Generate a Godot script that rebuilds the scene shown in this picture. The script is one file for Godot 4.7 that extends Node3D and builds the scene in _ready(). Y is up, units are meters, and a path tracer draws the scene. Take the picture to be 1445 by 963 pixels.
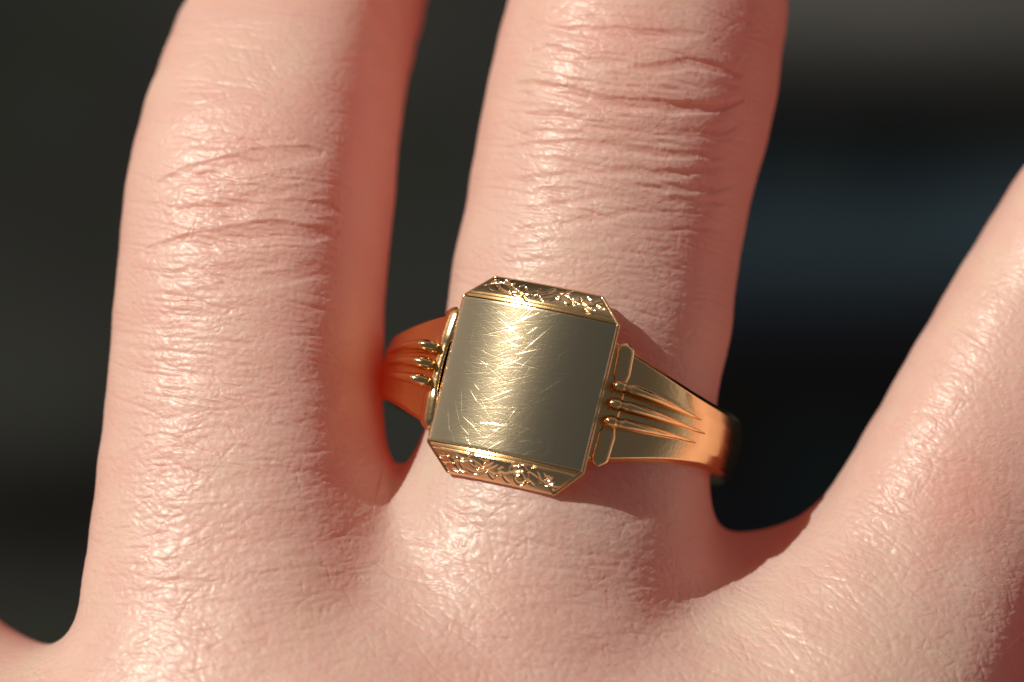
extends Node3D
# A right hand seen close from above in hard sunlight, a gold signet ring on its ring finger.
# Lengths below are in millimetres (x to the right, y towards the camera, z towards the wrist) and are scaled to metres when a mesh is committed.

const MM := 0.001
var rng := RandomNumberGenerator.new()


# ---------------------------------------------------------------- a height field in a plane, carved by strokes
class Relief:
	var x0: float
	var z0: float
	var w: int
	var h: int
	var cell: float
	var data := PackedFloat32Array()

	func _init(ax: float, az: float, bx: float, bz: float, c: float) -> void:
		x0 = ax; z0 = az; cell = c
		w = int((bx - ax) / c) + 2
		h = int((bz - az) / c) + 2
		data.resize(w * h)

	# a groove (depth > 0) or a ridge (depth < 0) along a polyline, tapering at both ends
	func stroke(pts: PackedVector2Array, width: float, depth: float, taper := 0.35, lip := 0.0) -> void:
		var total := 0.0
		for i in pts.size() - 1:
			total += pts[i].distance_to(pts[i + 1])
		if total <= 0.0:
			return
		var lo := pts[0]
		var hi := pts[0]
		for p in pts:
			lo = lo.min(p)
			hi = hi.max(p)
		var reach := width * (2.2 if lip > 0.0 else 1.0)
		var i0 := maxi(0, int((lo.x - reach - x0) / cell))
		var i1 := mini(w - 1, int((hi.x + reach - x0) / cell) + 1)
		var j0 := maxi(0, int((lo.y - reach - z0) / cell))
		var j1 := mini(h - 1, int((hi.y + reach - z0) / cell) + 1)
		if i1 <= i0 or j1 <= j0:
			return
		var bw := i1 - i0 + 1
		var best := PackedFloat32Array()
		best.resize(bw * (j1 - j0 + 1))
		var run := 0.0
		for k in pts.size() - 1:
			var a := pts[k]
			var b := pts[k + 1]
			var ab := b - a
			var l := ab.length()
			if l < 1e-6:
				continue
			var l2 := l * l
			var s_lo := a.min(b)
			var s_hi := a.max(b)
			var si0 := maxi(i0, int((s_lo.x - reach - x0) / cell))
			var si1 := mini(i1, int((s_hi.x + reach - x0) / cell) + 1)
			var sj0 := maxi(j0, int((s_lo.y - reach - z0) / cell))
			var sj1 := mini(j1, int((s_hi.y + reach - z0) / cell) + 1)
			for j in range(sj0, sj1 + 1):
				var pz := z0 + j * cell - a.y
				for i in range(si0, si1 + 1):
					var px := x0 + i * cell - a.x
					var t := clampf((px * ab.x + pz * ab.y) / l2, 0.0, 1.0)
					var dx := px - ab.x * t
					var dz := pz - ab.y * t
					var d2 := dx * dx + dz * dz
					if d2 >= reach * reach:
						continue
					var along := (run + l * t) / total
					var e := 1.0
					if taper > 0.0:
						e = clampf(minf(along, 1.0 - along) / taper, 0.0, 1.0)
						e = sqrt(e)
					var d := sqrt(d2) / maxf(width * (0.35 + 0.65 * e), 1e-4)
					var v := 0.0
					if d < 1.0:
						v = (1.0 - d * d) * (1.0 - d * d) * e
					elif lip > 0.0 and d < 2.2:
						var q := (d - 1.0) / 1.2
						v = -lip * 4.0 * q * (1.0 - q) * e
					var at := (j - j0) * bw + i - i0
					if absf(v) > absf(best[at]):
						best[at] = v
			run += l
		for j in range(j0, j1 + 1):
			var o := (j - j0) * bw - i0
			for i in range(i0, i1 + 1):
				data[j * w + i] -= best[o + i] * depth

	func at(x: float, z: float) -> float:
		var fx := (x - x0) / cell
		var fz := (z - z0) / cell
		if fx < 0.0 or fz < 0.0 or fx >= w - 1 or fz >= h - 1:
			return 0.0
		var i := int(fx)
		var j := int(fz)
		fx -= i
		fz -= j
		var k := j * w + i
		return lerpf(lerpf(data[k], data[k + 1], fx), lerpf(data[k + w], data[k + w + 1], fx), fz)


# ---------------------------------------------------------------- helpers
func lin(r: float, g: float, b: float) -> Color:
	return Color(r, g, b).linear_to_srgb()


func noise(kind: int, seed_: int, freq := 1.0, octaves := 1) -> FastNoiseLite:
	var n := FastNoiseLite.new()
	n.noise_type = kind
	n.seed = seed_
	n.frequency = freq
	n.fractal_type = FastNoiseLite.FRACTAL_FBM if octaves > 1 else FastNoiseLite.FRACTAL_NONE
	n.fractal_octaves = octaves
	return n


func mesh_of(v: PackedVector3Array, n: PackedVector3Array, idx: PackedInt32Array, col := PackedColorArray(), uv := PackedVector2Array()) -> ArrayMesh:
	var a := []
	a.resize(Mesh.ARRAY_MAX)
	var scaled := PackedVector3Array()
	scaled.resize(v.size())
	for i in v.size():
		scaled[i] = v[i] * MM
	a[Mesh.ARRAY_VERTEX] = scaled
	a[Mesh.ARRAY_NORMAL] = n
	a[Mesh.ARRAY_INDEX] = idx
	if col.size():
		a[Mesh.ARRAY_COLOR] = col
	if uv.size():
		a[Mesh.ARRAY_TEX_UV] = uv
	var m := ArrayMesh.new()
	m.add_surface_from_arrays(Mesh.PRIMITIVE_TRIANGLES, a)
	return m


func part(called: String, m: Mesh, mat: Material, parent: Node3D) -> MeshInstance3D:
	var o := MeshInstance3D.new()
	o.name = called
	o.mesh = m
	o.material_override = mat
	parent.add_child(o, true)
	return o


# a lattice of rows x cols points -> smooth mesh; outward says which way its faces look
func lattice(v: PackedVector3Array, rows: int, cols: int, wrap_cols: bool, outward: Callable, uv := PackedVector2Array()) -> ArrayMesh:
	var idx := PackedInt32Array()
	var n := PackedVector3Array()
	n.resize(v.size())
	var mid := (rows / 2) * cols + cols / 2
	var last := cols if wrap_cols else cols - 1
	var flip := false
	var m2 := (rows / 2) * cols + (cols / 2 + 1) % cols
	var c0 := (v[m2] - v[mid]).cross(v[mid + cols if mid + cols < v.size() else mid - cols] - v[mid])
	if mid + cols >= v.size():
		c0 = -c0
	flip = c0.dot(outward.call(v[mid])) > 0.0
	for r in rows - 1:
		for c in last:
			var a := r * cols + c
			var b := r * cols + (c + 1) % cols
			var d := a + cols
			var e := b + cols
			var g := (v[e] - v[a]).cross(v[d] - v[b])
			if flip:
				g = -g
			n[a] -= g
			n[b] -= g
			n[d] -= g
			n[e] -= g
			if flip:
				idx.append_array([a, d, b, b, d, e])
			else:
				idx.append_array([a, b, d, b, e, d])
	for i in n.size():
		n[i] = n[i].normalized()
	return mesh_of(v, n, idx, PackedColorArray(), uv)


# ---------------------------------------------------------------- the hand's volume
var bone_a: Array[Vector3] = []
var bone_ba: Array[Vector3] = []
var bone_l2: Array[float] = []
var bone_ra: Array[float] = []
var bone_rb: Array[float] = []
var bone_group: Array[int] = []
var group_k: Array[float] = []
var group_in: Array[float] = []
var group_square: Array[float] = []
var group_side: Array[Vector3] = []    # for fingers: sideways axis of their slightly squared section; zero elsewhere


func chain(pts: Array, k_join: float, k_in: float, roll := 0.0, cuts := 1, square := 0.0) -> void:
	var g := group_k.size()
	group_k.append(k_join)
	group_in.append(k_in)
	group_square.append(square)
	var z: Vector3 = (Vector3(pts[0][0], 0, pts[0][2]) - Vector3(pts[4][0], 0, pts[4][2])).normalized() if cuts > 1 else Vector3.ZERO
	group_side.append(Vector3.UP.cross(z).rotated(z, roll) if cuts > 1 else Vector3.ZERO)
	var dense: Array[Vector4] = []
	for i in pts.size() - 1:
		var p0: Array = pts[maxi(i - 1, 0)]
		var p1: Array = pts[i]
		var p2: Array = pts[i + 1]
		var p3: Array = pts[mini(i + 2, pts.size() - 1)]
		for k in cuts:
			dense.append(catmull(p0, p1, p2, p3, k / float(cuts)))
	var e: Array = pts[pts.size() - 1]
	dense.append(Vector4(e[0], e[1], e[2], e[3]))
	for i in dense.size() - 1:
		add_bone([dense[i].x, dense[i].y, dense[i].z, dense[i].w], [dense[i + 1].x, dense[i + 1].y, dense[i + 1].z, dense[i + 1].w], g)


func catmull(p0: Array, p1: Array, p2: Array, p3: Array, t: float) -> Vector4:
	var o := Vector4()
	for i in 4:
		o[i] = cubic_interpolate(p1[i], p2[i], p0[i], p3[i], t)
	return o


func add_bone(a: Array, b: Array, g: int) -> void:
	var va := Vector3(a[0], a[1], a[2])
	var vb := Vector3(b[0], b[1], b[2])
	bone_a.append(va)
	bone_ba.append(vb - va)
	bone_l2.append((vb - va).length_squared())
	bone_ra.append(a[3])
	bone_rb.append(b[3])
	bone_group.append(g)


func bone_distance(i: int, p: Vector3) -> float:
	var q := p - bone_a[i]
	var t := clampf(q.dot(bone_ba[i]) / bone_l2[i], 0.0, 1.0)
	return (q - bone_ba[i] * t).length() - lerpf(bone_ra[i], bone_rb[i], t)


func volume(p: Vector3, list: PackedInt32Array) -> float:
	var total := 1e6
	var d := 1e6
	var g := -1
	var k := 1.0
	var soft := 9.0 * smoothstep(8.0, 22.0, p.z)    # towards the knuckles the fingers run together under one skin
	for i in list:
		if bone_group[i] != g:
			if g >= 0:
				var kk := group_k[g] + soft
				var h := maxf(kk - absf(total - d), 0.0) / kk
				total = minf(total, d) - h * h * h * kk / 6.0
			g = bone_group[i]
			k = group_in[g]
			d = 1e6
		var q := p - bone_a[i]
		var t := clampf(q.dot(bone_ba[i]) / bone_l2[i], 0.0, 1.0)
		q -= bone_ba[i] * t
		var l := q.length()
		var axis := group_side[g]
		if axis != Vector3.ZERO and l > 1.0:
			# across the finger a mean of a circle and a rounded square, flat side up
			var across := q.dot(axis)
			var a2 := across * across
			var ahead := q.dot(bone_ba[i])
			var c2 := ahead * ahead / bone_l2[i]
			var b2 := maxf(l * l - a2 - c2, 0.0)
			l = lerpf(l, sqrt(sqrt(a2 * a2 + b2 * b2) + c2), group_square[g])
		var b := l - lerpf(bone_ra[i], bone_rb[i], t)
		var f := maxf(k - absf(d - b), 0.0) / k
		d = minf(d, b) - f * f * f * k / 6.0
	if g >= 0:
		var kk := group_k[g]
		var h := maxf(kk - absf(total - d), 0.0) / kk
		total = minf(total, d) - h * h * h * kk / 6.0
	return total


# three frames for the skin's grain: along the middle, the ring and the little finger
var frame_o: Array[Vector3] = [Vector3(-16.6, -8.0, 5.2), Vector3(3.9, -8.9, 3.5), Vector3(29.9, -9.5, 6.4)]
var frame_z: Array[Vector3] = []
var frame_x: Array[Vector3] = []
var frame_y: Array[Vector3] = []
var relief: Relief
var n_cell: FastNoiseLite
var n_grid: FastNoiseLite
var n_fold: FastNoiseLite
var n_soft: FastNoiseLite
var n_tone: FastNoiseLite
var n_fine: FastNoiseLite


func build_frames() -> void:
	for d in [Vector3(-0.10, 0.12, 1.0), Vector3(-0.21, 0.17, 0.97), Vector3(-0.49, 0.12, 0.86)]:
		var z: Vector3 = d.normalized()
		var y := (Vector3.UP - z * z.y).normalized()
		frame_z.append(z)
		frame_y.append(y)
		frame_x.append(y.cross(z))


func frame_weights(p: Vector3) -> Vector3:
	var w := [0.0, 0.0, 0.0]
	var sum := 0.0
	for i in 3:
		var q: Vector3 = p - frame_o[i]
		var d: float = q.dot(frame_x[i]) / 6.5
		w[i] = exp(-d * d) + 1e-5
		sum += w[i]
	return Vector3(w[0], w[1], w[2]) / sum


func frame_uv(p: Vector3, i: int) -> Vector2:
	var q := p - frame_o[i]
	var x := q.dot(frame_x[i])
	var y := q.dot(frame_y[i])
	return Vector2(x + signf(x) * maxf(0.0, 7.0 - y) * 0.8, q.dot(frame_z[i]))


func skin_height(p: Vector3, n: Vector3, w: Vector3, u0: Vector2, u1: Vector2, u2: Vector2) -> float:
	var top := clampf(n.y * 1.6 + 0.12, 0.0, 1.0)
	var h := relief.at(p.x, p.z) * top
	var g := 0.0
	for i in 3:
		var wi: float = w[i]
		if wi < 0.03:
			continue
		var u: Vector2 = u0 if i == 0 else u1 if i == 1 else u2
		var c := clampf((n_cell.get_noise_2d(u.x * 1.5, u.y * 2.4) + 1.0) * 2.2, 0.0, 1.0)
		var f := n_fold.get_noise_2d(u.x * 0.28, u.y * 1.15)
		# the regular grid of furrows and cross lines on the back of the hand, fading along the fingers
		var back := smoothstep(-9.0, 9.0, u.y)
		if back > 0.02:
			var wob := n_fold.get_noise_2d(u.x * 0.16 + 50.0, u.y * 0.16)
			var e := clampf((n_grid.get_noise_2d(u.x * 1.05 + wob * 0.8, (u.y + u.x * (0.28 if i == 0 else 0.05)) * 1.3 + wob * 1.2) + 1.0) * 1.5, 0.0, 1.0)
			g += wi * back * (0.026 * sqrt(e) + 0.022 * (1.0 - absf(n_fold.get_noise_2d(u.x * 0.13 + 9.0, (u.y + u.x * (0.28 if i == 0 else 0.05)) * 0.55)) * 2.4))
		g += wi * (0.018 * sqrt(c) + 0.016 * (1.0 - absf(f) * 2.0))
	h += g * (0.35 + 0.65 * top)
	if w.y > 0.3:
		var off := absf(u1.y - 0.9)    # the ring presses in a little and the skin swells beside it
		if off < 12.0:
			h += w.y * (0.20 * exp(-pow((off - 7.4) / 1.7, 2.0)) - 0.15 * exp(-pow(off / 3.0, 2.0)))
	h += 0.008 * n_fine.get_noise_3dv(p) + 0.05 * n_soft.get_noise_3dv(p)
	return h


func skin_color(p: Vector3, n: Vector3) -> Color:
	# complexion: pinker over the knuckles and the side of the little finger, yellower between
	var t := n_tone.get_noise_3dv(p)
	var t2 := n_tone.get_noise_3dv(p * 2.7 + Vector3(40, 0, 9))
	var t3 := n_tone.get_noise_3dv(p * 7.0 + Vector3(11, 5, 3))
	var red := 0.26 * t + 0.26 * t2 + 0.18 * t3
	for k in [[Vector2(7.3, -16.5), 5.0, 0.35], [Vector2(-16.0, -9.0), 5.5, 0.30], [Vector2(27.0, 9.5), 3.2, 1.0], [Vector2(-1.0, 17.5), 5.0, 0.30], [Vector2(-15.0, 3.0), 7.0, 0.14]]:
		var d: float = Vector2(p.x, p.z).distance_to(k[0]) / k[1]
		red += k[2] * exp(-d * d)
	var c := Color(0.89, 0.625, 0.55)
	var pink := Color(0.86, 0.49, 0.42)
	var pale := Color(0.90, 0.70, 0.57)
	c = c.lerp(pink, clampf(red, 0.0, 1.0)) if red > 0.0 else c.lerp(pale, clampf(-red * 2.5, 0.0, 1.0))
	return c


func px(x: float, y: float, depth: float) -> Vector2:
	var f := 0.0425 * (250.0 - depth) / 250.0
	return Vector2((x - 722.5) * f, (y - 481.5) * f)


func crease(list: Array, ox: float, oy: float, s: float, depth: float, width: float, deep: float, lip := 0.25) -> void:
	var c := Curve2D.new()
	for i in list.size():
		var p := px(ox + list[i][0] * s, oy + list[i][1] * s, depth)
		var a := px(ox + list[maxi(i - 1, 0)][0] * s, oy + list[maxi(i - 1, 0)][1] * s, depth)
		var b := px(ox + list[mini(i + 1, list.size() - 1)][0] * s, oy + list[mini(i + 1, list.size() - 1)][1] * s, depth)
		c.add_point(p, -(b - a) / 6.0, (b - a) / 6.0)
	c.bake_interval = 0.25
	var pts := c.get_baked_points()
	for i in pts.size():
		pts[i] += Vector2(n_fine.get_noise_2d(pts[i].x * 0.2, pts[i].y * 0.2 + 70.0), n_fine.get_noise_2d(pts[i].x * 0.2 + 33.0, pts[i].y * 0.2)) * 0.14
	relief.stroke(pts, width, deep, 0.3, lip)


func carve_creases() -> void:
	relief = Relief.new(-33.0, -23.0, 33.0, 23.0, 0.05)
	var r := 0.4675    # ring finger, over the middle knuckle and below it
	for k in [
		[[[250, 100], [300, 70], [380, 55], [460, 50]], 0.3, 0.08],
		[[[310, 90], [370, 80], [450, 90], [600, 92], [700, 95], [800, 98], [860, 92]], 0.42, 0.16],
		[[[300, 150], [370, 140], [430, 155], [490, 185], [560, 192], [640, 186]], 0.42, 0.17],
		[[[600, 200], [690, 211], [750, 196], [830, 190], [900, 204], [970, 218]], 0.42, 0.20],
		[[[260, 240], [320, 252], [400, 265], [480, 295], [560, 312], [640, 318], [740, 322], [840, 322], [900, 312], [980, 292]], 0.46, 0.30],
		[[[290, 290], [350, 280], [430, 290], [500, 305]], 0.3, 0.09],
		[[[280, 350], [340, 340], [430, 352], [500, 348]], 0.3, 0.09],
		[[[820, 390], [900, 385], [960, 370]], 0.3, 0.10],
		[[[270, 405], [340, 402], [420, 402], [500, 412]], 0.3, 0.08],
		[[[240, 445], [300, 436], [380, 434], [470, 438], [560, 440], [660, 455], [760, 465], [850, 470], [930, 455]], 0.34, 0.15],
		[[[290, 465], [400, 482], [480, 500], [560, 520], [650, 522], [750, 525], [860, 508], [930, 490]], 0.34, 0.13],
		[[[230, 530], [300, 540], [420, 532], [520, 540]], 0.28, 0.09],
		[[[300, 575], [420, 580], [540, 590], [640, 600]], 0.26, 0.07],
		[[[230, 622], [330, 628], [400, 625], [470, 606], [560, 590]], 0.26, 0.08],
		[[[200, 690], [320, 690], [420, 680], [520, 660], [600, 645], [700, 640]], 0.28, 0.09],
		[[[620, 560], [740, 572], [860, 566], [960, 545]], 0.3, 0.11],
		[[[700, 598], [780, 606], [860, 610], [940, 590]], 0.3, 0.10],
		[[[780, 640], [850, 632], [930, 640]], 0.26, 0.08],
		[[[210, 745], [330, 742], [450, 735], [600, 720]], 0.24, 0.06],
		[[[220, 795], [320, 790], [450, 785], [580, 800]], 0.24, 0.05],
		[[[800, 700], [870, 690], [930, 700]], 0.26, 0.07],
	]:
		crease(k[0], 600, 0, r, -2.5, k[1] * 1.45, k[2] * 0.52, 0.4)
	var m := 0.4985    # middle finger
	for k in [
		[[[230, 525], [290, 508], [340, 490], [400, 484], [480, 470], [560, 450], [640, 438], [720, 436]], 0.6, 0.32],
		[[[290, 598], [350, 608], [400, 605], [450, 600], [500, 584], [560, 562], [620, 545]], 0.55, 0.17],
		[[[200, 716], [290, 700], [360, 690], [430, 685], [500, 665], [580, 658], [680, 666], [760, 660]], 0.6, 0.34],
		[[[540, 610], [610, 590], [680, 588], [760, 602]], 0.45, 0.18],
		[[[330, 412], [450, 400], [560, 392], [640, 400]], 0.4, 0.10],
		[[[240, 795], [350, 776], [440, 770], [540, 755], [640, 740]], 0.4, 0.12],
		[[[260, 842], [400, 830], [540, 800], [700, 780], [780, 790]], 0.38, 0.12],
		[[[240, 900], [340, 880], [460, 880], [600, 850]], 0.34, 0.08],
		[[[360, 260], [440, 250], [540, 246]], 0.4, 0.06],
		[[[350, 330], [460, 320], [560, 322]], 0.4, 0.06],
	]:
		crease(k[0], 100, 0, m, -4.0, k[1] * 1.7, k[2] * 0.38, 0.3)
	# nested wrinkles that curve round each knuckle
	rng.seed = 501
	for k in [[Vector2(7.4, -16.6), 1, 5.0, 5.4, 100], [Vector2(-15.4, -8.6), 0, 4.6, 4.6, 170], [Vector2(6.3, -9.5), 1, 5.4, 6.5, 60], [Vector2(-16.3, 1.0), 0, 4.6, 6.5, 60]]:
		var ax := Vector2(frame_x[k[1]].x, frame_x[k[1]].z).normalized()
		var az := Vector2(frame_z[k[1]].x, frame_z[k[1]].z).normalized()
		for i in k[4]:
			var a := clampf(rng.randfn(0.0, 0.5), -1.2, 1.2)
			var b := clampf(rng.randfn(0.0, 0.5), -1.3, 1.3)
			var mid: Vector2 = k[0] + ax * a * k[2] + az * b * k[3]
			var length := rng.randf_range(1.2, 4.6)
			var turn := -a * b * 0.35 + rng.randfn(0.0, 0.10)
			var dir := ax.rotated(turn)
			var pts := PackedVector2Array()
			for j in 9:
				var t := (j / 8.0 - 0.5) * length
				pts.append(mid + dir * t + az * (signf(b) * t * t * 0.02 + 0.10 * n_fine.get_noise_2d(t * 0.35 + i * 7.0, k[4])))
			relief.stroke(pts, rng.randf_range(0.12, 0.22), rng.randf_range(0.012, 0.042), 0.45, 0.25)
	# crossing families of fine lines, turned with each finger
	rng.seed = 77
	for i in 5200:
		var x := rng.randf_range(-30.5, 30.5)
		var z := rng.randf_range(-20.5, 20.5)
		var wt := frame_weights(Vector3(x, -2.0, z))
		var f := 0
		var pick := rng.randf()
		if pick > wt.x:
			f = 1 if pick < wt.x + wt.y else 2
		var ax := Vector2(frame_x[f].x, frame_x[f].z).normalized()
		var az := Vector2(frame_z[f].x, frame_z[f].z).normalized()
		var along := (Vector2(x, z) - Vector2(frame_o[f].x, frame_o[f].z)).dot(az)
		var on_finger := clampf((2.0 - along) / 5.0, 0.0, 1.0)    # 0 on the back of the hand, 1 on the finger
		var turn := rng.randfn(0.0, 0.12 + 0.1 * (1.0 - on_finger)) + (-0.22 if f == 0 and along > 0.0 else 0.0)
		var length := rng.randf_range(1.2, 4.0)
		var depth := rng.randf_range(0.012, 0.038)
		var width := rng.randf_range(0.08, 0.14)
		var kind := rng.randf()
		if kind < 0.40:
			turn += rng.randf_range(0.45, 0.95) * (1.0 if rng.randf() < 0.5 else -1.0)
			length *= 0.6
			depth *= 0.8
		elif kind < 0.5:
			turn += PI / 2 + rng.randfn(0.0, 0.2)
			length *= 0.45
			depth *= 0.9
		elif on_finger > 0.5 and rng.randf() < 0.25:
			length = rng.randf_range(3.0, 7.0)
			depth *= 1.4
			width *= 1.3
		var dir := ax.rotated(turn)
		var side := dir.orthogonal()
		var bend := rng.randfn(0.0, 0.05)
		var pts := PackedVector2Array()
		for k in 7:
			var t := (k / 6.0 - 0.5) * length
			pts.append(Vector2(x, z) + dir * t + side * (bend * t * t / maxf(length, 0.1) * 2.0 + rng.randfn(0.0, 0.035)))
		relief.stroke(pts, width, depth, 0.45, 0.0)


func build_hand() -> void:
	n_cell = noise(FastNoiseLite.TYPE_CELLULAR, 5)
	n_cell.cellular_return_type = FastNoiseLite.RETURN_DISTANCE2_SUB
	n_cell.cellular_distance_function = FastNoiseLite.DISTANCE_EUCLIDEAN
	n_cell.cellular_jitter = 0.9
	n_grid = noise(FastNoiseLite.TYPE_CELLULAR, 15)
	n_grid.cellular_return_type = FastNoiseLite.RETURN_DISTANCE2_SUB
	n_grid.cellular_distance_function = FastNoiseLite.DISTANCE_MANHATTAN
	n_grid.cellular_jitter = 0.62
	n_fold = noise(FastNoiseLite.TYPE_SIMPLEX_SMOOTH, 8, 1.0, 2)
	n_soft = noise(FastNoiseLite.TYPE_SIMPLEX_SMOOTH, 9, 0.22)
	n_tone = noise(FastNoiseLite.TYPE_SIMPLEX_SMOOTH, 10, 0.11, 2)
	n_fine = noise(FastNoiseLite.TYPE_SIMPLEX_SMOOTH, 12, 2.2)
	build_frames()
	carve_creases()
	# the fingers, from their knuckles to their tips
	chain([[-17.4, -3.0, 30.0, 10.2], [-17.0, -6.0, 16.0, 8.9], [-16.6, -8.0, 5.2, 8.15], [-16.2, -9.8, -3.6, 7.95], [-15.6, -11.9, -10.2, 7.9], [-14.3, -16.5, -17.2, 7.25], [-12.8, -23.5, -22.8, 6.7], [-10.9, -37.5, -33.4, 6.7], [-10.0, -52.0, -41.0, 6.0]], 1.2, 0.5, 0.30, 3, 0.5)
	chain([[-1.0, -4.5, 28.9, 10.0], [2.3, -6.9, 13.5, 9.0], [3.95, -8.75, 3.5, 8.75], [6.05, -11.0, -8.9, 8.65], [7.9, -12.9, -17.3, 8.9], [10.2, -18.0, -28.0, 8.1], [13.1, -27.0, -40.6, 7.4], [16.1, -40.0, -57.3, 6.2]], 1.2, 0.5, 0.10, 3, 0.12)
	chain([[19.8, -5.0, 25.9, 9.0], [25.7, -8.0, 14.9, 7.8], [30.2, -9.5, 6.4, 7.4], [34.6, -11.0, -1.0, 7.3], [39.7, -12.5, -8.5, 7.4], [47.3, -18.0, -18.3, 6.5], [55.2, -26.0, -28.2, 5.6]], 1.2, 0.5, 0.15, 3, 0.35)
	chain([[-28.7, -5.0, 33.7, 10.6], [-43.0, -12.0, 21.0, 9.3], [-53.0, -15.0, 8.0, 8.7], [-60.0, -17.0, -4.0, 8.8], [-65.0, -23.0, -14.0, 7.8], [-70.0, -33.0, -23.0, 7.0], [-73.0, -46.0, -29.0, 6.2]], 1.5, 3.0)
	chain([[-34.0, -18.0, 84.0, 14.0], [-54.0, -24.0, 60.0, 11.5], [-66.0, -30.0, 34.0, 9.5], [-68.0, -36.0, 12.0, 8.0]], 8.0, 4.0)
	# the back of the hand, the palm and the webs
	var back := group_k.size()
	group_k.append(9.0); group_in.append(6.0)
	group_side.append(Vector3.ZERO)
	group_square.append(0.0)
	var knuckles := [[-28.7, -5.0, 33.7, 10.0], [-17.2, -3.5, 30.0, 10.2], [-1.0, -4.5, 28.9, 10.0], [19.8, -5.5, 25.9, 9.2]]
	var wrist := [[-36.0, -12.0, 92.0, 14.0], [-26.0, -10.0, 95.0, 15.0], [-14.0, -10.0, 95.0, 15.0], [-2.0, -12.0, 92.0, 14.0]]
	for i in 4:
		add_bone(knuckles[i], wrist[i], back)
	add_bone([-24.0, -16.0, 36.0, 10.0], [-30.0, -18.0, 85.0, 15.0], back)
	add_bone([-6.0, -16.0, 34.0, 10.0], [-10.0, -18.0, 85.0, 15.0], back)
	add_bone([14.0, -15.0, 32.0, 10.0], [0.0, -18.0, 85.0, 14.0], back)
	add_bone([-22.0, -14.0, 92.0, 21.0], [-20.0, -16.0, 112.0, 21.0], back)
	add_bone([-9.0, -4.5, 29.0, 9.0], [-7.8, -7.6, 14.4, 4.2], back)
	add_bone([-8.3, -5.6, 18.4, 5.7], [-9.0, -1.8, 26.0, 9.2], back)
	add_bone([12.0, -7.2, 22.0, 6.1], [9.5, -2.8, 28.0, 9.2], back)
	add_bone([9.5, -7.5, 29.0, 8.6], [16.8, -12.0, 17.6, 4.4], back)
	add_bone([10.0, -7.5, 29.0, 8.6], [14.4, -12.0, 18.0, 4.4], back)
	add_bone([-24.0, -6.0, 34.0, 8.0], [-30.2, -15.5, 26.0, 4.6], back)

	# ---- surface nets on a 1 mm grid, evaluated only near the surface
	var lo := Vector3(-82, -66, -68)
	var nx := 154
	var ny := 82
	var nz := 208
	var val := PackedFloat32Array()
	val.resize(nx * ny * nz)
	val.fill(1e6)
	var every := PackedInt32Array(range(bone_a.size()))
	var blocks: Array[Vector3i] = []
	var lists: Array[PackedInt32Array] = []
	for bk in (nz - 1) / 8:
		for bj in (ny - 1) / 8:
			for bi in (nx - 1) / 8:
				var c := lo + Vector3(bi * 8 + 4, bj * 8 + 4, bk * 8 + 4)
				var near := 1e6
				var ds := PackedFloat32Array()
				for i in every:
					var d := bone_distance(i, c)
					ds.append(d)
					near = minf(near, d)
				if near > 7.1 + 2.5 or near < -14.0:
					continue
				if absf(volume(c, every)) > 7.1:
					continue
				var list := PackedInt32Array()
				for i in every:
					if ds[i] < near + 13.9 + 14.0:
						list.append(i)
				blocks.append(Vector3i(bi, bj, bk))
				lists.append(list)
	for q in blocks.size():
		var b := blocks[q] * 8
		for k in 9:
			for j in 9:
				for i in 9:
					var at := ((b.z + k) * ny + b.y + j) * nx + b.x + i
					if val[at] > 1e5:
						val[at] = volume(lo + Vector3(b.x + i, b.y + j, b.z + k), lists[q])
	var which := PackedInt32Array()
	which.resize(nx * ny * nz)
	which.fill(-1)
	var P := PackedVector3Array()
	var N := PackedVector3Array()
	var cells: Array[Vector3i] = []
	var off := [0, 1, nx, nx + 1, nx * ny, nx * ny + 1, nx * ny + nx, nx * ny + nx + 1]
	var edge_ends := [0, 1, 2, 3, 4, 5, 6, 7, 0, 2, 1, 3, 4, 6, 5, 7, 0, 4, 1, 5, 2, 6, 3, 7]
	for q in blocks.size():
		var b := blocks[q] * 8
		var list := lists[q]
		for k in 8:
			for j in 8:
				for i in 8:
					var at := ((b.z + k) * ny + b.y + j) * nx + b.x + i
					var inside := 0
					for o in off:
						if val[at + o] < 0.0:
							inside += 1
					if inside == 0 or inside == 8:
						continue
					# start from the mean of the points where the cell's edges cross the surface
					var sum := Vector3.ZERO
					var count := 0
					for e in 12:
						var c0: int = edge_ends[e * 2]
						var c1: int = edge_ends[e * 2 + 1]
						var v0 := val[at + off[c0]]
						var v1 := val[at + off[c1]]
						if (v0 < 0.0) != (v1 < 0.0):
							var f := v0 / (v0 - v1)
							sum += Vector3(c0 & 1, (c0 >> 1) & 1, c0 >> 2).lerp(Vector3(c1 & 1, (c1 >> 1) & 1, c1 >> 2), f)
							count += 1
					var p := lo + Vector3(b.x + i, b.y + j, b.z + k) + sum / count
					var n := Vector3.UP
					for pass_ in 2:
						var d := volume(p, list)
						var e := 0.25
						n = Vector3(volume(p + Vector3(e, 0, 0), list) - volume(p - Vector3(e, 0, 0), list), volume(p + Vector3(0, e, 0), list) - volume(p - Vector3(0, e, 0), list), volume(p + Vector3(0, 0, e), list) - volume(p - Vector3(0, 0, e), list)).normalized()
						p -= n * clampf(d, -0.9, 0.9)
					which[at] = P.size()
					P.append(p)
					N.append(n)
					cells.append(Vector3i(b.x + i, b.y + j, b.z + k))
	# quads
	var quads := PackedInt32Array()
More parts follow.
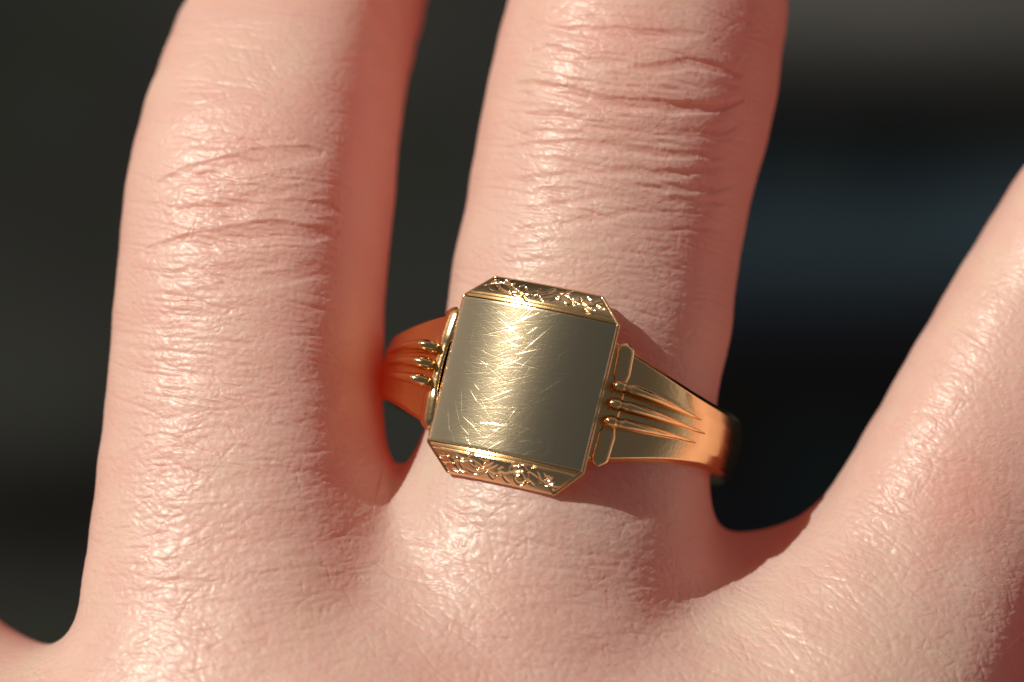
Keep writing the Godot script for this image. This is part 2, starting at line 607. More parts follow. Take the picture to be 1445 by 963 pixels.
	for v in cells.size():
		var c := cells[v]
		var at := (c.z * ny + c.y) * nx + c.x
		for axis in 3:
			var step: int = [1, nx, nx * ny][axis]
			var s1: int = [nx, nx * ny, 1][axis]
			var s2: int = [nx * ny, 1, nx][axis]
			if (val[at] < 0.0) == (val[at + step] < 0.0):
				continue
			var q0 := which[at]
			var q1 := which[at - s1]
			var q2 := which[at - s1 - s2]
			var q3 := which[at - s2]
			if q0 < 0 or q1 < 0 or q2 < 0 or q3 < 0:
				continue
			quads.append_array([q0, q1, q2, q3])
	# ---- finer where the photograph looks
	var fine := PackedByteArray()
	var nq := quads.size() / 4
	fine.resize(nq)
	var edges := {}
	for q in nq:
		var yes := false
		for k in 4:
			var p := P[quads[q * 4 + k]]
			if absf(p.x) < 32.5 and absf(p.z) < 22.3 and p.y > -30.0 and N[quads[q * 4 + k]].y > -0.25:
				yes = true
		if yes:
			fine[q] = 1
			for k in 4:
				var a := quads[q * 4 + k]
				var b := quads[q * 4 + (k + 1) % 4]
				var key := mini(a, b) * 1000000 + maxi(a, b)
				edges[key] = edges.get(key, 0) + 1
	var W := PackedVector3Array()
	var U := [PackedVector2Array(), PackedVector2Array(), PackedVector2Array()]
	W.resize(P.size())
	for i in 3:
		U[i].resize(P.size())
	var used := PackedByteArray()
	used.resize(P.size())
	for q in nq:
		if fine[q]:
			for k in 4:
				used[quads[q * 4 + k]] = 1
	var V := PackedVector3Array()
	var BN := PackedVector3Array()
	var C := PackedColorArray()
	for i in P.size():
		var p := P[i]
		if used[i]:
			W[i] = frame_weights(p)
			for f in 3:
				U[f][i] = frame_uv(p, f)
			p += N[i] * skin_height(p, N[i], W[i], U[0][i], U[1][i], U[2][i])
		V.append(p)
		BN.append(N[i])
		C.append(skin_color(p, N[i]))
	var idx := PackedInt32Array()
	var S := 10
	var started := {}
	var grid := PackedInt32Array()
	grid.resize((S + 1) * (S + 1))
	var u_0: PackedVector2Array = U[0]
	var u_1: PackedVector2Array = U[1]
	var u_2: PackedVector2Array = U[2]
	for q in nq:
		var a := quads[q * 4]
		var b := quads[q * 4 + 1]
		var c := quads[q * 4 + 2]
		var d := quads[q * 4 + 3]
		var na := N[a] + N[b] + N[c] + N[d]
		var clockwise := (P[c] - P[a]).cross(P[d] - P[b]).dot(na) < 0.0
		if not fine[q]:
			if clockwise:
				idx.append_array([a, b, c, a, c, d])
			else:
				idx.append_array([a, c, b, a, d, c])
			continue
		for j in S + 1:
			var t := j / float(S)
			for i in S + 1:
				var s := i / float(S)
				var g := j * (S + 1) + i
				if (i == 0 or i == S) and (j == 0 or j == S):
					grid[g] = (a if i == 0 else b) if j == 0 else (d if i == 0 else c)
					continue
				var e0 := -1
				var e1 := -1
				var step := 0
				if j == 0:
					e0 = a; e1 = b; step = i
				elif j == S:
					e0 = d; e1 = c; step = i
				elif i == 0:
					e0 = a; e1 = d; step = j
				elif i == S:
					e0 = b; e1 = c; step = j
				var flat_edge := false
				if e0 >= 0:
					var key := mini(e0, e1) * 1000000 + maxi(e0, e1)
					if e0 > e1:
						step = S - step
					key = key * 16 + step
					if started.has(key):
						grid[g] = started[key]
						continue
					started[key] = V.size()
					flat_edge = edges[key / 16] < 2
				var wa := (1.0 - s) * (1.0 - t)
				var wb := s * (1.0 - t)
				var wc := s * t
				var wd := (1.0 - s) * t
				var p := P[a] * wa + P[b] * wb + P[c] * wc + P[d] * wd
				var n := (N[a] * wa + N[b] * wb + N[c] * wc + N[d] * wd).normalized()
				grid[g] = V.size()
				if flat_edge:
					p = V[a] * wa + V[b] * wb + V[c] * wc + V[d] * wd
				else:
					p -= 0.5 * (N[a] * (wa * (p - P[a]).dot(N[a])) + N[b] * (wb * (p - P[b]).dot(N[b])) + N[c] * (wc * (p - P[c]).dot(N[c])) + N[d] * (wd * (p - P[d]).dot(N[d])))
					var w := W[a] * wa + W[b] * wb + W[c] * wc + W[d] * wd
					p += n * skin_height(p, n, w, u_0[a] * wa + u_0[b] * wb + u_0[c] * wc + u_0[d] * wd, u_1[a] * wa + u_1[b] * wb + u_1[c] * wc + u_1[d] * wd, u_2[a] * wa + u_2[b] * wb + u_2[c] * wc + u_2[d] * wd)
				V.append(p)
				BN.append(n)
				C.append(C[a] * wa + C[b] * wb + C[c] * wc + C[d] * wd)
		for j in S:
			for i in S:
				var g := j * (S + 1) + i
				if clockwise:
					idx.append_array([grid[g], grid[g + 1], grid[g + S + 2], grid[g], grid[g + S + 2], grid[g + S + 1]])
				else:
					idx.append_array([grid[g], grid[g + S + 2], grid[g + 1], grid[g], grid[g + S + 1], grid[g + S + 2]])
	var NN := PackedVector3Array()
	NN.resize(V.size())
	for i in range(0, idx.size(), 3):
		var a := idx[i]
		var b := idx[i + 1]
		var c := idx[i + 2]
		var n := (V[c] - V[a]).cross(V[b] - V[a])
		NN[a] += n
		NN[b] += n
		NN[c] += n
	for i in NN.size():
		NN[i] = NN[i].normalized()
	print("hand: %d vertices, %d triangles" % [V.size(), idx.size() / 3])

	var skin := StandardMaterial3D.new()
	skin.resource_name = "skin"
	skin.vertex_color_use_as_albedo = true
	skin.roughness = 0.5
	skin.clearcoat_enabled = true
	skin.clearcoat = 0.22
	skin.clearcoat_roughness = 0.26
	skin.metallic_specular = 0.56
	skin.subsurf_scatter_enabled = true
	skin.subsurf_scatter_strength = 0.3
	skin.backlight_enabled = true
	skin.backlight = lin(0.72, 0.25, 0.17)
	var tex := NoiseTexture2D.new()
	tex.width = 512
	tex.height = 512
	tex.seamless = true
	var tn := noise(FastNoiseLite.TYPE_CELLULAR, 31, 0.05, 2)
	tn.cellular_return_type = FastNoiseLite.RETURN_DISTANCE2_SUB
	tex.noise = tn
	skin.heightmap_enabled = true
	skin.heightmap_texture = tex
	skin.heightmap_scale = 0.0032
	skin.uv1_triplanar = true
	skin.uv1_scale = Vector3(1.0 / 0.012, 1.0 / 0.009, 1.0 / 0.008)
	# a few short fine hairs
	rng.seed = 91
	var hv := PackedVector3Array()
	var hn := PackedVector3Array()
	var hi := PackedInt32Array()
	var tries := 0
	while hv.size() < 70 * 24 and tries < 60000:
		tries += 1
		var i := rng.randi() % P.size()
		var p := P[i]
		if N[i].y < 0.7 or (absf(p.x - 12.0) < 4.0 and p.z > 12.0) or (absf(p.x + 7.5) < 3.0 and p.z > 6.0) or absf(p.x) > 31.0 or absf(p.z) > 21.0:
			continue
		if n_tone.get_noise_2d(p.x * 0.8 + 200.0, p.z * 0.8) < 0.0 or (p.x > -10.0 and p.x < 14.0 and p.z > -4.0 and p.z < 13.0):
			continue
		var dir := (-frame_z[0] * rng.randf_range(0.2, 0.8) + frame_x[0] * rng.randf_range(-0.9, 0.1) + N[i] * 0.25).normalized()
		var length := rng.randf_range(0.7, 2.2)
		var start := hv.size()
		var curl := rng.randf_range(0.02, 0.12)
		for k in 6:
			var t := k / 5.0
			var c := p + N[i] * (0.03 + 0.25 * sin(t * 2.2)) + dir * t * length + frame_x[0] * curl * t * t * length
			var r := lerpf(0.009, 0.003, t)
			var side := dir.cross(N[i]).normalized()
			for m in 4:
				var d := side * cos(TAU * m / 4.0) + N[i] * sin(TAU * m / 4.0)
				hv.append(c + d * r)
				hn.append(d)
		for k in 5:
			for m in 4:
				var a := start + k * 4 + m
				var b := start + k * 4 + (m + 1) % 4
				hi.append_array([a, b, a + 4, b, b + 4, a + 4])
	var hair := StandardMaterial3D.new()
	hair.resource_name = "hair"
	hair.albedo_color = lin(0.55, 0.38, 0.24)
	hair.roughness = 0.4

	var o := Node3D.new()
	o.name = "hand"
	o.set_meta("label", "bare right hand with spread fingers, back turned up in hard sunlight")
	o.set_meta("category", "hand")
	add_child(o)
	part("skin", mesh_of(V, NN, idx, C), skin, o)
	# nails at the fingertips
	var nail := StandardMaterial3D.new()
	nail.resource_name = "nail"
	nail.albedo_color = lin(0.80, 0.55, 0.47)
	nail.roughness = 0.25
	for k in 5:
		var tip: Array = [[Vector3(-10.9, -37.5, -33.4), Vector3(-10.0, -52.0, -41.0), 6.0], [Vector3(13.1, -27.0, -40.6), Vector3(16.1, -40.0, -57.3), 6.2], [Vector3(47.3, -18.0, -18.3), Vector3(55.2, -26.0, -28.2), 5.6], [Vector3(-70.0, -33.0, -23.0), Vector3(-73.0, -46.0, -29.0), 6.2], [Vector3(-66.0, -30.0, 34.0), Vector3(-68.0, -36.0, 12.0), 8.0]][k]
		var ahead: Vector3 = (tip[1] - tip[0]).normalized()
		var up := (Vector3.UP - ahead * ahead.y).normalized()
		var side := ahead.cross(up)
		var pts := PackedVector3Array()
		for i in 13:
			var t := i / 12.0
			var along := lerpf(-6.5, 4.4, t)
			var spread := 0.85 * (1.0 - pow(absf(2.0 * t - 1.0), 5.0) * 0.35)
			for j in 13:
				var a := lerpf(-spread, spread, j / 12.0)
				var edge := maxf(absf(2.0 * t - 1.0), absf(2.0 * j / 12.0 - 1.0))
				var r: float = tip[2] + 0.35 - 0.9 * pow(edge, 8.0)
				pts.append(tip[1] + ahead * along + (up * cos(a) + side * sin(a)) * r)
		part("fingernail", lattice(pts, 13, 13, false, func(_p): return up), nail, o)
	part("fine_hair", mesh_of(hv, hn, hi), hair, o).set_meta("kind", "stuff")


# ---------------------------------------------------------------- the ring
func top_y(x: float) -> float:
	return 12.25 + 0.14 * x - x * x / 29.0


func smooth_profile(poly: PackedVector2Array, radius: float, arc := 5) -> PackedVector2Array:
	var out := PackedVector2Array()
	var n := poly.size()
	for i in n:
		var p := poly[i]
		var a := poly[(i + n - 1) % n] - p
		var b := poly[(i + 1) % n] - p
		var r := minf(radius, minf(a.length(), b.length()) * 0.45)
		var s := p + a.normalized() * r
		var e := p + b.normalized() * r
		for k in arc + 1:
			var t := k / float(arc)
			out.append(s.lerp(p, t).lerp(p.lerp(e, t), t))
	# points along the long sides
	var dense := PackedVector2Array()
	for i in out.size():
		var p := out[i]
		var q := out[(i + 1) % out.size()]
		dense.append(p)
		var m := int(p.distance_to(q) / 0.35)
		for k in m:
			dense.append(p.lerp(q, (k + 1.0) / (m + 1.0)))
	return dense


func band_width(a: float) -> float:
	# a: degrees from the top of the ring
	var q := sin(deg_to_rad(minf(a, 90.0)))
	if a < 90.0:
		return lerpf(7.75, 3.8, smoothstep(0.0, 1.0, clampf((q - 0.30) / 0.68, 0.0, 1.0) * 0.9 + 0.05))
	return lerpf(3.78, 3.0, smoothstep(90.0, 170.0, a))


func band_radius(a: float) -> float:
	return 11.1 + 0.75 * (1.0 - smoothstep(20.0, 110.0, a))


func on_band(deg: float, z: float, lift: float) -> Vector3:
	var a := absf(deg)
	var w := band_width(a)
	var r := band_radius(a) - 0.22 * pow(absf(z) / (w * 0.5), 2.0) + lift
	return Vector3(r * sin(deg_to_rad(deg)), r * cos(deg_to_rad(deg)), z)


func make_tube(pts: PackedVector3Array, radii: PackedFloat32Array, ups: PackedVector3Array, flat := 1.0) -> ArrayMesh:
	var v := PackedVector3Array()
	var cols := 14
	for i in pts.size():
		var t := (pts[mini(i + 1, pts.size() - 1)] - pts[maxi(i - 1, 0)]).normalized()
		var up := (ups[i] - t * ups[i].dot(t)).normalized()
		var side := up.cross(t)
		for k in cols:
			var g := TAU * k / cols
			v.append(pts[i] + side * cos(g) * radii[i] + up * sin(g) * radii[i] * flat)
	var c := pts[pts.size() / 2]
	return lattice(v, pts.size(), cols, true, func(p): return p - c)


func spiral(cx: float, cz: float, r0: float, r1: float, a0: float, a1: float) -> PackedVector2Array:
	var out := PackedVector2Array()
	for i in 22:
		var t := i / 21.0
		var a := deg_to_rad(lerpf(a0, a1, t))
		out.append(Vector2(cx, cz) + Vector2(cos(a), sin(a)) * lerpf(r0, r1, t))
	return out


func curve(list: Array) -> PackedVector2Array:
	var c := Curve2D.new()
	for i in list.size():
		var p := Vector2(list[i][0], list[i][1])
		var a := Vector2(list[maxi(i - 1, 0)][0], list[maxi(i - 1, 0)][1])
		var b := Vector2(list[mini(i + 1, list.size() - 1)][0], list[mini(i + 1, list.size() - 1)][1])
		c.add_point(p, -(b - a) / 6.0, (b - a) / 6.0)
	c.bake_interval = 0.06
	return c.get_baked_points()


# the engraved border: s runs outwards from the plate (0 to 1.5), x along it
func border(sign_z: float, cuts: Relief) -> ArrayMesh:
	var v := PackedVector3Array()
	var rows := 74
	var cols := 340
	for r in rows:
		var s := 1.5 * (r - 3) / float(rows - 7)
		var drop := 0.0
		if r < 3:
			s = 0.0
			drop = [0.6, 0.3, 0.08][r]
		if r > rows - 4:
			s = 1.5 + 0.03 * (r - rows + 4)
			drop = [0.06, 0.35, 0.9][r - rows + 3]
		var half := 4.93 - 1.5 * smoothstep(-0.4, 1.9, s) * 1.18
		for c in cols:
			var u := -1.0 + 2.0 * (c - 2) / float(cols - 5)
			var side := 0.0
			if c < 2 or c > cols - 3:
				u = -1.0 if c < 2 else 1.0
				side = [0.7, 0.08][c] if c < 2 else [0.08, 0.7][c - cols + 2]
			var x := u * half
			var y := top_y(x) - 0.03 - 0.42 * s - 0.14 * s * s
			if side == 0.0 and drop == 0.0:
				y += cuts.at(x, s)
			v.append(Vector3(x, y - drop - side, sign_z * (4.47 + s)))
	return lattice(v, rows, cols, false, func(_p): return Vector3.UP)


func build_ring() -> void:
	rng.seed = 4
	var gold := StandardMaterial3D.new()
	gold.resource_name = "polished_gold"
	gold.metallic = 1.0
	gold.albedo_color = lin(0.95, 0.64, 0.33)
	gold.roughness = 0.17
	gold.heightmap_enabled = true
	var wear := NoiseTexture2D.new()
	wear.width = 512
	wear.height = 512
	wear.seamless = true
	wear.noise = noise(FastNoiseLite.TYPE_SIMPLEX, 3, 0.03, 4)
	gold.heightmap_texture = wear
	gold.heightmap_scale = 0.0008
	gold.uv1_triplanar = true
	gold.uv1_scale = Vector3.ONE / 0.006

	var root := Node3D.new()
	root.name = "signet_ring"
	root.set_meta("label", "worn gold signet ring with plain scratched rectangular face on ring finger")
	root.set_meta("category", "ring")
	add_child(root)
	var z := Vector3(-0.235, 0.115, 0.955).normalized()
	var y := (Vector3.UP - z * z.y).normalized()
	var b := Basis(y.cross(z), y, z)
	root.transform = Transform3D(b.rotated(z, deg_to_rad(14.5)).scaled(Vector3.ONE * 1.02), Vector3(3.12, -10.5, 4.47) * MM)

	# the band with its shoulders: a closed section swept round the finger
	var v := PackedVector3Array()
	var cols := 0
	var rows := 300
	for i in rows:
		var deg := lerpf(24.0, 334.0, i / (rows - 1.0))
		var a := minf(deg, 360.0 - deg)
		var w := band_width(a) * 0.5
		var r := band_radius(a)
		var t := lerpf(1.75, 1.15, smoothstep(20.0, 110.0, a))
		var bevel := lerpf(0.34, 0.22, smoothstep(30.0, 120.0, a))
		var poly := PackedVector2Array([Vector2(-w + bevel, r - 0.2), Vector2(-w * 0.5, r - 0.055), Vector2(0, r), Vector2(w * 0.5, r - 0.055), Vector2(w - bevel, r - 0.2), Vector2(w, r - 0.2 - bevel * 1.1), Vector2(w - 0.05, r - t + 0.12), Vector2(w * 0.6, r - t), Vector2(-w * 0.6, r - t), Vector2(-w + 0.05, r - t + 0.12), Vector2(-w, r - 0.2 - bevel * 1.1)])
		var prof := PackedVector2Array()
		for k in poly.size():      # a fixed number of points per side, so that rows match
			var p := poly[k]
			var q := poly[(k + 1) % poly.size()]
			var o := poly[(k + poly.size() - 1) % poly.size()]
			var ra := minf(0.07, minf(p.distance_to(q), p.distance_to(o)) * 0.4)
			var s := p + (o - p).normalized() * ra
			var e := p + (q - p).normalized() * ra
			for m in 4:
				var f := m / 3.0
				prof.append(s.lerp(p, f).lerp(p.lerp(e, f), f))
			prof.append(p.lerp(q, 0.35))
			prof.append(p.lerp(q, 0.65))
		cols = prof.size()
		for p in prof:
			v.append(Vector3(p.y * sin(deg_to_rad(deg)), p.y * cos(deg_to_rad(deg)), p.x))
	part("band", lattice(v, rows, cols, true, func(p): return Vector3(0, p.y + 10.5 if p.y < 0 else p.y - 10.5, p.z)), gold, root)

	# the head: an eight-sided block under the plate
	var outline := PackedVector2Array([Vector2(-3.42, -5.97), Vector2(3.42, -5.97), Vector2(4.97, -4.45), Vector2(4.97, 4.45), Vector2(3.42, 5.97), Vector2(-3.42, 5.97), Vector2(-4.97, 4.45), Vector2(-4.97, -4.45)])
	outline = smooth_profile(outline, 0.10, 4)
	v = PackedVector3Array()
	var levels := [[-0.30, 0.2, 0.0], [-0.16, 0.985, 0.0], [-0.10, 0.998, 0.0], [-0.14, 1.010, 0.0], [-0.24, 1.014, 0.0], [-0.5, 1.005, 0.0], [-0.9, 0.965, 0.0], [-1.2, 0.92, 0.0], [-1.6, 0.80, 0.0], [-1.75, 0.70, 0.0]]
	for l in levels:
		for p in outline:
			var q: Vector2 = p * l[1]
			var bevel_drop := 0.65 * maxf(absf(p.y) - 4.47, 0.0)
			v.append(Vector3(q.x, top_y(q.x) + l[0] - bevel_drop - (0.5 if l[1] < 0.5 else 0.0), q.y))
	part("head", lattice(v, levels.size(), outline.size(), true, func(p): return Vector3(p.x, 0, p.z)), gold, root)

	# the plain plate, slightly domed along the finger's girth, full of scratches
	var side := 1024
	var marks := Relief.new(-5.0, -4.6, 5.0, 4.6, 10.0 / side)
	for i in 2600:
		var p := Vector2(rng.randf_range(-5.0, 5.0), rng.randf_range(-4.6, 4.6))
		var ang := rng.randfn(-0.25, 0.35) if rng.randf() < 0.65 else rng.randf_range(-PI, PI)
		var length := absf(rng.randfn(0.0, 0.9)) + 0.15
		if rng.randf() < 0.03:
			length *= 3.0
		var dir := Vector2.from_angle(ang) * length
		var bow := dir.orthogonal() * rng.randfn(0.0, 0.02)
		marks.stroke(PackedVector2Array([p - dir * 0.5, p + bow, p + dir * 0.5]), rng.randf_range(0.022, 0.040), rng.randf_range(0.03, 0.2), 0.3, 0.0)
	for i in 170:      # a few deeper, longer ones, mostly running up to the right
		var p := Vector2(rng.randf_range(-4.6, 5.0), rng.randf_range(-4.6, 4.6))
		var dir := Vector2.from_angle(rng.randfn(-0.5, 0.8)) * rng.randf_range(0.4, 2.4)
		marks.stroke(PackedVector2Array([p - dir * 0.5, p + dir * 0.5]), rng.randf_range(0.026, 0.045), rng.randf_range(0.12, 0.5), 0.3, 0.3)
	var bytes := marks.data.to_byte_array()
	var im := Image.create_from_data(marks.w, marks.h, false, Image.FORMAT_RF, bytes)
	var plate_gold: StandardMaterial3D = gold.duplicate()
	plate_gold.resource_name = "scratched_gold"
	plate_gold.albedo_color = lin(0.78, 0.65, 0.44)
	plate_gold.uv1_triplanar = false
	plate_gold.uv1_scale = Vector3.ONE
	plate_gold.heightmap_texture = ImageTexture.create_from_image(im)
	plate_gold.heightmap_scale = 0.0005
	plate_gold.roughness = 0.16
	v = PackedVector3Array()
	var uv := PackedVector2Array()
	var m := 70
	for j in m:
		for i in m:
			var fx := clampf(-1.0 + 2.0 * (i - 4) / float(m - 9), -1.0, 1.0)
			var fz := clampf(-1.0 + 2.0 * (j - 4) / float(m - 9), -1.0, 1.0)
			var ex := maxi(maxi(4 - i, i - (m - 5)), 0)
			var ez := maxi(maxi(4 - j, j - (m - 5)), 0)
			var x: float = fx * 4.85 + signf(fx) * [0.0, 0.035, 0.06, 0.075, 0.08][ex]
			var zz: float = fz * 4.36 + signf(fz) * [0.0, 0.025, 0.045, 0.055, 0.06][ez]
			var dropx: float = [0.0, 0.012, 0.045, 0.10, 0.5][ex]
			var dropz: float = [0.0, 0.012, 0.045, 0.10, 0.5][ez]
			v.append(Vector3(x, top_y(x) + 0.06 - maxf(dropx, dropz), zz))
			uv.append(Vector2((x + 5.0) / 10.0, (zz + 4.6) / 9.2))
	part("plate", lattice(v, m, m, false, func(_p): return Vector3.UP, uv), plate_gold, root)

	# the two engraved borders
	var cut_gold: StandardMaterial3D = gold.duplicate()
	cut_gold.resource_name = "engraved_gold"
	cut_gold.roughness = 0.2
	cut_gold.albedo_color = lin(0.94, 0.69, 0.40)
	cut_gold.heightmap_enabled = false
	var far_cuts := Relief.new(-5.2, -0.1, 5.2, 1.7, 0.022)
	var near_cuts := Relief.new(-5.2, -0.1, 5.2, 1.7, 0.022)
	for cuts in [far_cuts, near_cuts]:
		cuts.stroke(PackedVector2Array([Vector2(-5.2, 0.06), Vector2(5.2, 0.06)]), 0.07, 0.10, 0.0)
		cuts.stroke(PackedVector2Array([Vector2(-4.7, 0.27), Vector2(4.7, 0.27)]), 0.06, 0.09, 0.1)
	for k in [   # s, width, depth of each graver's cut on the far border
		[curve([[-3.1, 1.35], [-2.8, 0.8], [-2.1, 0.55], [-1.5, 0.75]]), 0.13, 0.16],
		[curve([[-2.7, 1.4], [-2.2, 1.1], [-1.9, 1.25]]), 0.14, 0.14],
		[spiral(-1.25, 0.95, 0.38, 0.12, 150, 470), 0.12, 0.16],
		[curve([[-1.9, 0.55], [-1.2, 0.42], [-0.5, 0.7], [-0.2, 1.2]]), 0.12, 0.16],
		[curve([[-0.4, 0.5], [0.2, 0.8], [1.0, 1.15], [1.7, 1.2]]), 0.10, 0.14],
		[curve([[-0.1, 0.45], [0.5, 0.65], [1.2, 0.95]]), 0.08, 0.10],
		[curve([[0.6, 0.5], [0.9, 0.72], [1.2, 0.6]]), 0.14, 0.16],
		[spiral(1.75, 0.78, 0.34, 0.1, -160, 160), 0.12, 0.16],
		[curve([[2.2, 1.2], [2.5, 0.85], [2.9, 0.6], [3.4, 0.5]]), 0.11, 0.15],
		[curve([[2.6, 1.3], [2.9, 1.05], [3.3, 1.1]]), 0.15, 0.16],
		[curve([[3.2, 0.95], [3.5, 0.75], [3.9, 0.7]]), 0.15, 0.16],
		[curve([[-3.6, 0.9], [-3.4, 0.6], [-3.0, 0.5]]), 0.06, 0.06],
		[curve([[2.3, 0.45], [2.7, 0.38], [3.0, 0.42]]), 0.08, 0.10],
	]:
		far_cuts.stroke(k[0], k[1] * 0.8, k[2] * 0.55, 0.4, 0.05)
	for k in [   # the near border: commas and a stem on the left, a scroll on the right
		[curve([[-4.3, 0.55], [-3.9, 0.75], [-3.4, 0.6]]), 0.14, 0.16],
		[curve([[-4.0, 1.0], [-3.6, 1.1], [-3.2, 1.0]]), 0.15, 0.17],
		[curve([[-3.9, 0.4], [-3.2, 0.75], [-2.7, 1.2], [-2.0, 1.35]]), 0.10, 0.16],
		[curve([[-3.1, 1.35], [-2.8, 1.3], [-2.5, 1.4]]), 0.13, 0.14],
		[curve([[-2.9, 0.5], [-2.4, 0.7], [-1.9, 0.6]]), 0.16, 0.17],
		[curve([[-2.2, 1.1], [-1.5, 1.3], [-0.8, 1.05], [-0.1, 0.6]]), 0.11, 0.17],
		[curve([[-1.9, 0.85], [-1.4, 1.0], [-0.8, 0.8], [-0.4, 0.5]]), 0.12, 0.15],
		[curve([[-1.4, 0.45], [-1.0, 0.6], [-0.7, 0.45]]), 0.12, 0.14],
		[curve([[-0.3, 1.35], [0.0, 1.05], [0.3, 0.95]]), 0.12, 0.15],
		[spiral(1.25, 1.0, 0.75, 0.22, 190, 560), 0.13, 0.18],
		[curve([[0.9, 1.0], [1.25, 0.85], [1.6, 1.0]]), 0.14, 0.16],
		[curve([[1.5, 1.35], [1.8, 1.15], [2.2, 1.3]]), 0.14, 0.16],
		[curve([[2.3, 0.5], [2.5, 0.85], [2.4, 1.25]]), 0.10, 0.14],
		[curve([[2.7, 0.5], [2.95, 0.8], [3.3, 0.65]]), 0.13, 0.15],
		[curve([[2.8, 1.2], [3.1, 1.0], [3.4, 0.95]]), 0.12, 0.14],
	]:
		near_cuts.stroke(k[0], k[1] * 0.8, k[2] * 0.55, 0.4, 0.05)
	# between them a fine running vine with short leaves, cut more lightly
	for c in 2:
		var cuts: Relief = [far_cuts, near_cuts][c]
		var vine := PackedVector2Array()
		for i in 90:
			var x := lerpf(-3.9, 3.9, i / 89.0)
			vine.append(Vector2(x, 0.88 + 0.26 * sin(x * 1.75 + c * 2.0)))
		cuts.stroke(vine, 0.07, 0.05, 0.1)
		for i in 15:
			var p := vine[3 + int(i * 5.6)]
			var up := 1.0 if i % 2 == 0 else -1.0
			var l := rng.randf_range(0.38, 0.52)
			cuts.stroke(PackedVector2Array([p, p + Vector2(0.16, 0.5 * up * l), p + Vector2(0.36, 0.85 * up * l), p + Vector2(0.5, 0.8 * up * l)]), rng.randf_range(0.08, 0.12), rng.randf_range(0.035, 0.055), 0.4)
	part("engraved_border", border(-1.0, far_cuts), cut_gold, root)
	part("engraved_border", border(1.0, near_cuts), cut_gold, root)

	# on each shoulder a raised collar beside the head, and three ridges that start as beads and run out along the band
	for s in [-1.0, 1.0]:
		var strip := PackedVector3Array()
		var strip_up := PackedVector3Array()
		var strip_r := PackedFloat32Array()
		for i in 41:
			var t := i / 40.0
			var zz := lerpf(-3.72, 3.72, t)
			var p := on_band(s * (28.0 - 0.6 * absf(zz) / 3.7), zz, -0.05)
			strip.append(p)
			strip_up.append(Vector3(p.x, p.y, 0).normalized())
			# waisted between the ridges, full towards both ends
			var waist := 0.72 + 0.28 * smoothstep(1.3, 1.9, absf(zz))
			strip_r.append(0.56 * waist * sqrt(smoothstep(-0.01, 0.06, minf(t, 1.0 - t))))
		part("collar", make_tube(strip, strip_r, strip_up, 0.42), gold, root)
		for k in 3:
			var zc: float = [-1.0, 0.0, 1.0][k]
			var pts := PackedVector3Array()
			var ups := PackedVector3Array()
			var rad := PackedFloat32Array()
			for i in 49:
				var t := i / 48.0
				var first := 25.2 if s > 0.0 else 28.2
				var deg := lerpf(first, 62.0 - 3.0 * absf(zc), pow(t, 1.25))
				var bead := 0.40 * sqrt(maxf(1.0 - pow((deg - first - 2.7) / 2.6, 2.0), 0.0))
				var rib := lerpf(0.36, 0.14, smoothstep(29.0, 58.0, deg)) * sqrt(clampf((1.0 - t) * 8.0, 0.0, 1.0)) * smoothstep(28.4, 30.8, deg)
				var p := on_band(s * deg, zc * lerpf(1.06, 0.70, smoothstep(26.0, 60.0, deg)), 0.36 * smoothstep(first - 0.2, first + 3.3, deg) + 0.22 * smoothstep(28.5, 31.0, deg) - 0.64 * smoothstep(29.5, 56.0, deg))
				pts.append(p)
				ups.append(Vector3(p.x, p.y, 0).normalized())
				rad.append(maxf(maxf(bead, rib), 0.02))
			part("ridge", make_tube(pts, rad, ups, 1.9), gold, root)


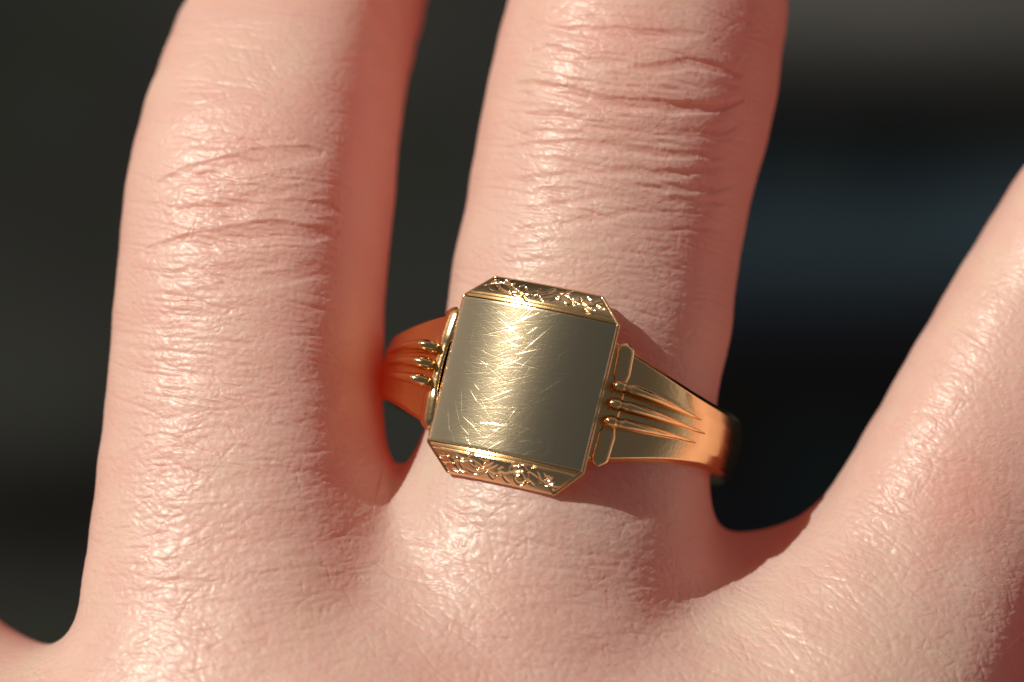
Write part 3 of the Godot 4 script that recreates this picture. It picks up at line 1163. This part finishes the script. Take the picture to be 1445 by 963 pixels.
# ---------------------------------------------------------------- the dark ground far below
func build_ground() -> void:
	var coords := PackedFloat32Array()
	for e in [-60000.0, -12000.0, -3000.0, -1200.0, -600.0]:
		coords.append(e)
	for i in 81:
		coords.append(lerpf(-240.0, 240.0, i / 80.0))
	for e in [600.0, 1200.0, 3000.0, 12000.0, 60000.0]:
		coords.append(e)
	var n := coords.size()
	var nz := noise(FastNoiseLite.TYPE_SIMPLEX_SMOOTH, 21, 0.008, 3)
	var v := PackedVector3Array()
	var c := PackedColorArray()
	var idx := PackedInt32Array()
	var nn := PackedVector3Array()
	for j in n:
		for i in n:
			var x := coords[i]
			var z := coords[j]
			v.append(Vector3(x, -700.0, z))
			nn.append(Vector3.UP)
			var col := Color(0.040, 0.0425, 0.0405)
			var t := nz.get_noise_2d(x, z)
			var right := smoothstep(5.0, 40.0, x)
			var blue := exp(-pow((z + 24.5 + 8.0 * t) / 12.0, 2.0)) * right
			var grey := exp(-pow((z + 82.0) / 15.0, 2.0)) * right
			col = col.lerp(Color(0.008, 0.0092, 0.0098), right)
			col = col.lerp(Color(0.033, 0.054, 0.074), blue)
			col = col.lerp(Color(0.115, 0.115, 0.115), grey)
			var left := 1.0 - smoothstep(-80.0, -45.0, x)
			col = col.lerp(Color(0.012, 0.012, 0.011), left * exp(-pow((z - 38.0) / 14.0, 2.0)))
			col = col.lerp(Color(0.042, 0.044, 0.038), left * smoothstep(54.0, 80.0, z))
			c.append(col * (0.8 + 0.4 * t))
	for j in n - 1:
		for i in n - 1:
			var a := j * n + i
			idx.append_array([a, a + 1, a + n, a + 1, a + n + 1, a + n])
	var m := StandardMaterial3D.new()
	m.resource_name = "dark_ground"
	m.vertex_color_use_as_albedo = true
	m.roughness = 0.9
	m.metallic_specular = 0.15
	var o := part("ground", mesh_of(v, nn, idx, c), m, self)
	o.set_meta("kind", "structure")
	o.set_meta("label", "dark blurred ground with blue and grey patches far below the hand")
	o.set_meta("category", "ground")


func _ready() -> void:
	# camera: a macro lens straight above the ring
	var cam := Camera3D.new()
	cam.name = "camera"
	var lens := CameraAttributesPhysical.new()
	lens.frustum_focal_length = 24.0 / (2.0 * 20.46 / 250.0)
	lens.frustum_focus_distance = 0.2505
	lens.frustum_near = 0.02
	lens.frustum_far = 200.0
	lens.exposure_aperture = 17.0
	cam.attributes = lens
	cam.fov = rad_to_deg(2.0 * atan(20.46 / 250.0))
	cam.near = 0.02
	cam.far = 200.0
	cam.position = Vector3(0, 0.25, 0)
	cam.rotation = Vector3(-PI / 2, 0, 0)
	cam.current = true
	add_child(cam)
	# sky and sun
	var sky := ProceduralSkyMaterial.new()
	sky.sky_top_color = lin(0.062, 0.062, 0.062)
	sky.sky_horizon_color = lin(0.6, 0.53, 0.48)
	sky.sky_curve = 0.09
	sky.ground_bottom_color = lin(0.02, 0.02, 0.02)
	sky.ground_horizon_color = lin(0.05, 0.05, 0.05)
	sky.sun_angle_max = 36.0
	sky.sun_curve = 0.06
	var env := Environment.new()
	env.background_mode = Environment.BG_SKY
	env.sky = Sky.new()
	env.sky.sky_material = sky
	env.tonemap_mode = Environment.TONE_MAPPER_LINEAR
	env.tonemap_exposure = 1.2
	env.sdfgi_enabled = true
	env.ssao_enabled = true
	env.ssil_enabled = true
	var world := WorldEnvironment.new()
	world.name = "world"
	world.environment = env
	add_child(world)
	var sun := DirectionalLight3D.new()
	sun.name = "sun"
	sun.light_energy = 1.16
	sun.light_color = Color(1.0, 0.96, 0.89)
	sun.light_angular_distance = 0.5
	sun.shadow_enabled = true
	add_child(sun)
	var to_sun := Vector3(-0.67, 0.495, -0.56).normalized()
	sun.look_at_from_position(to_sun, Vector3.ZERO)

	build_ground()
	build_hand()
	build_ring()
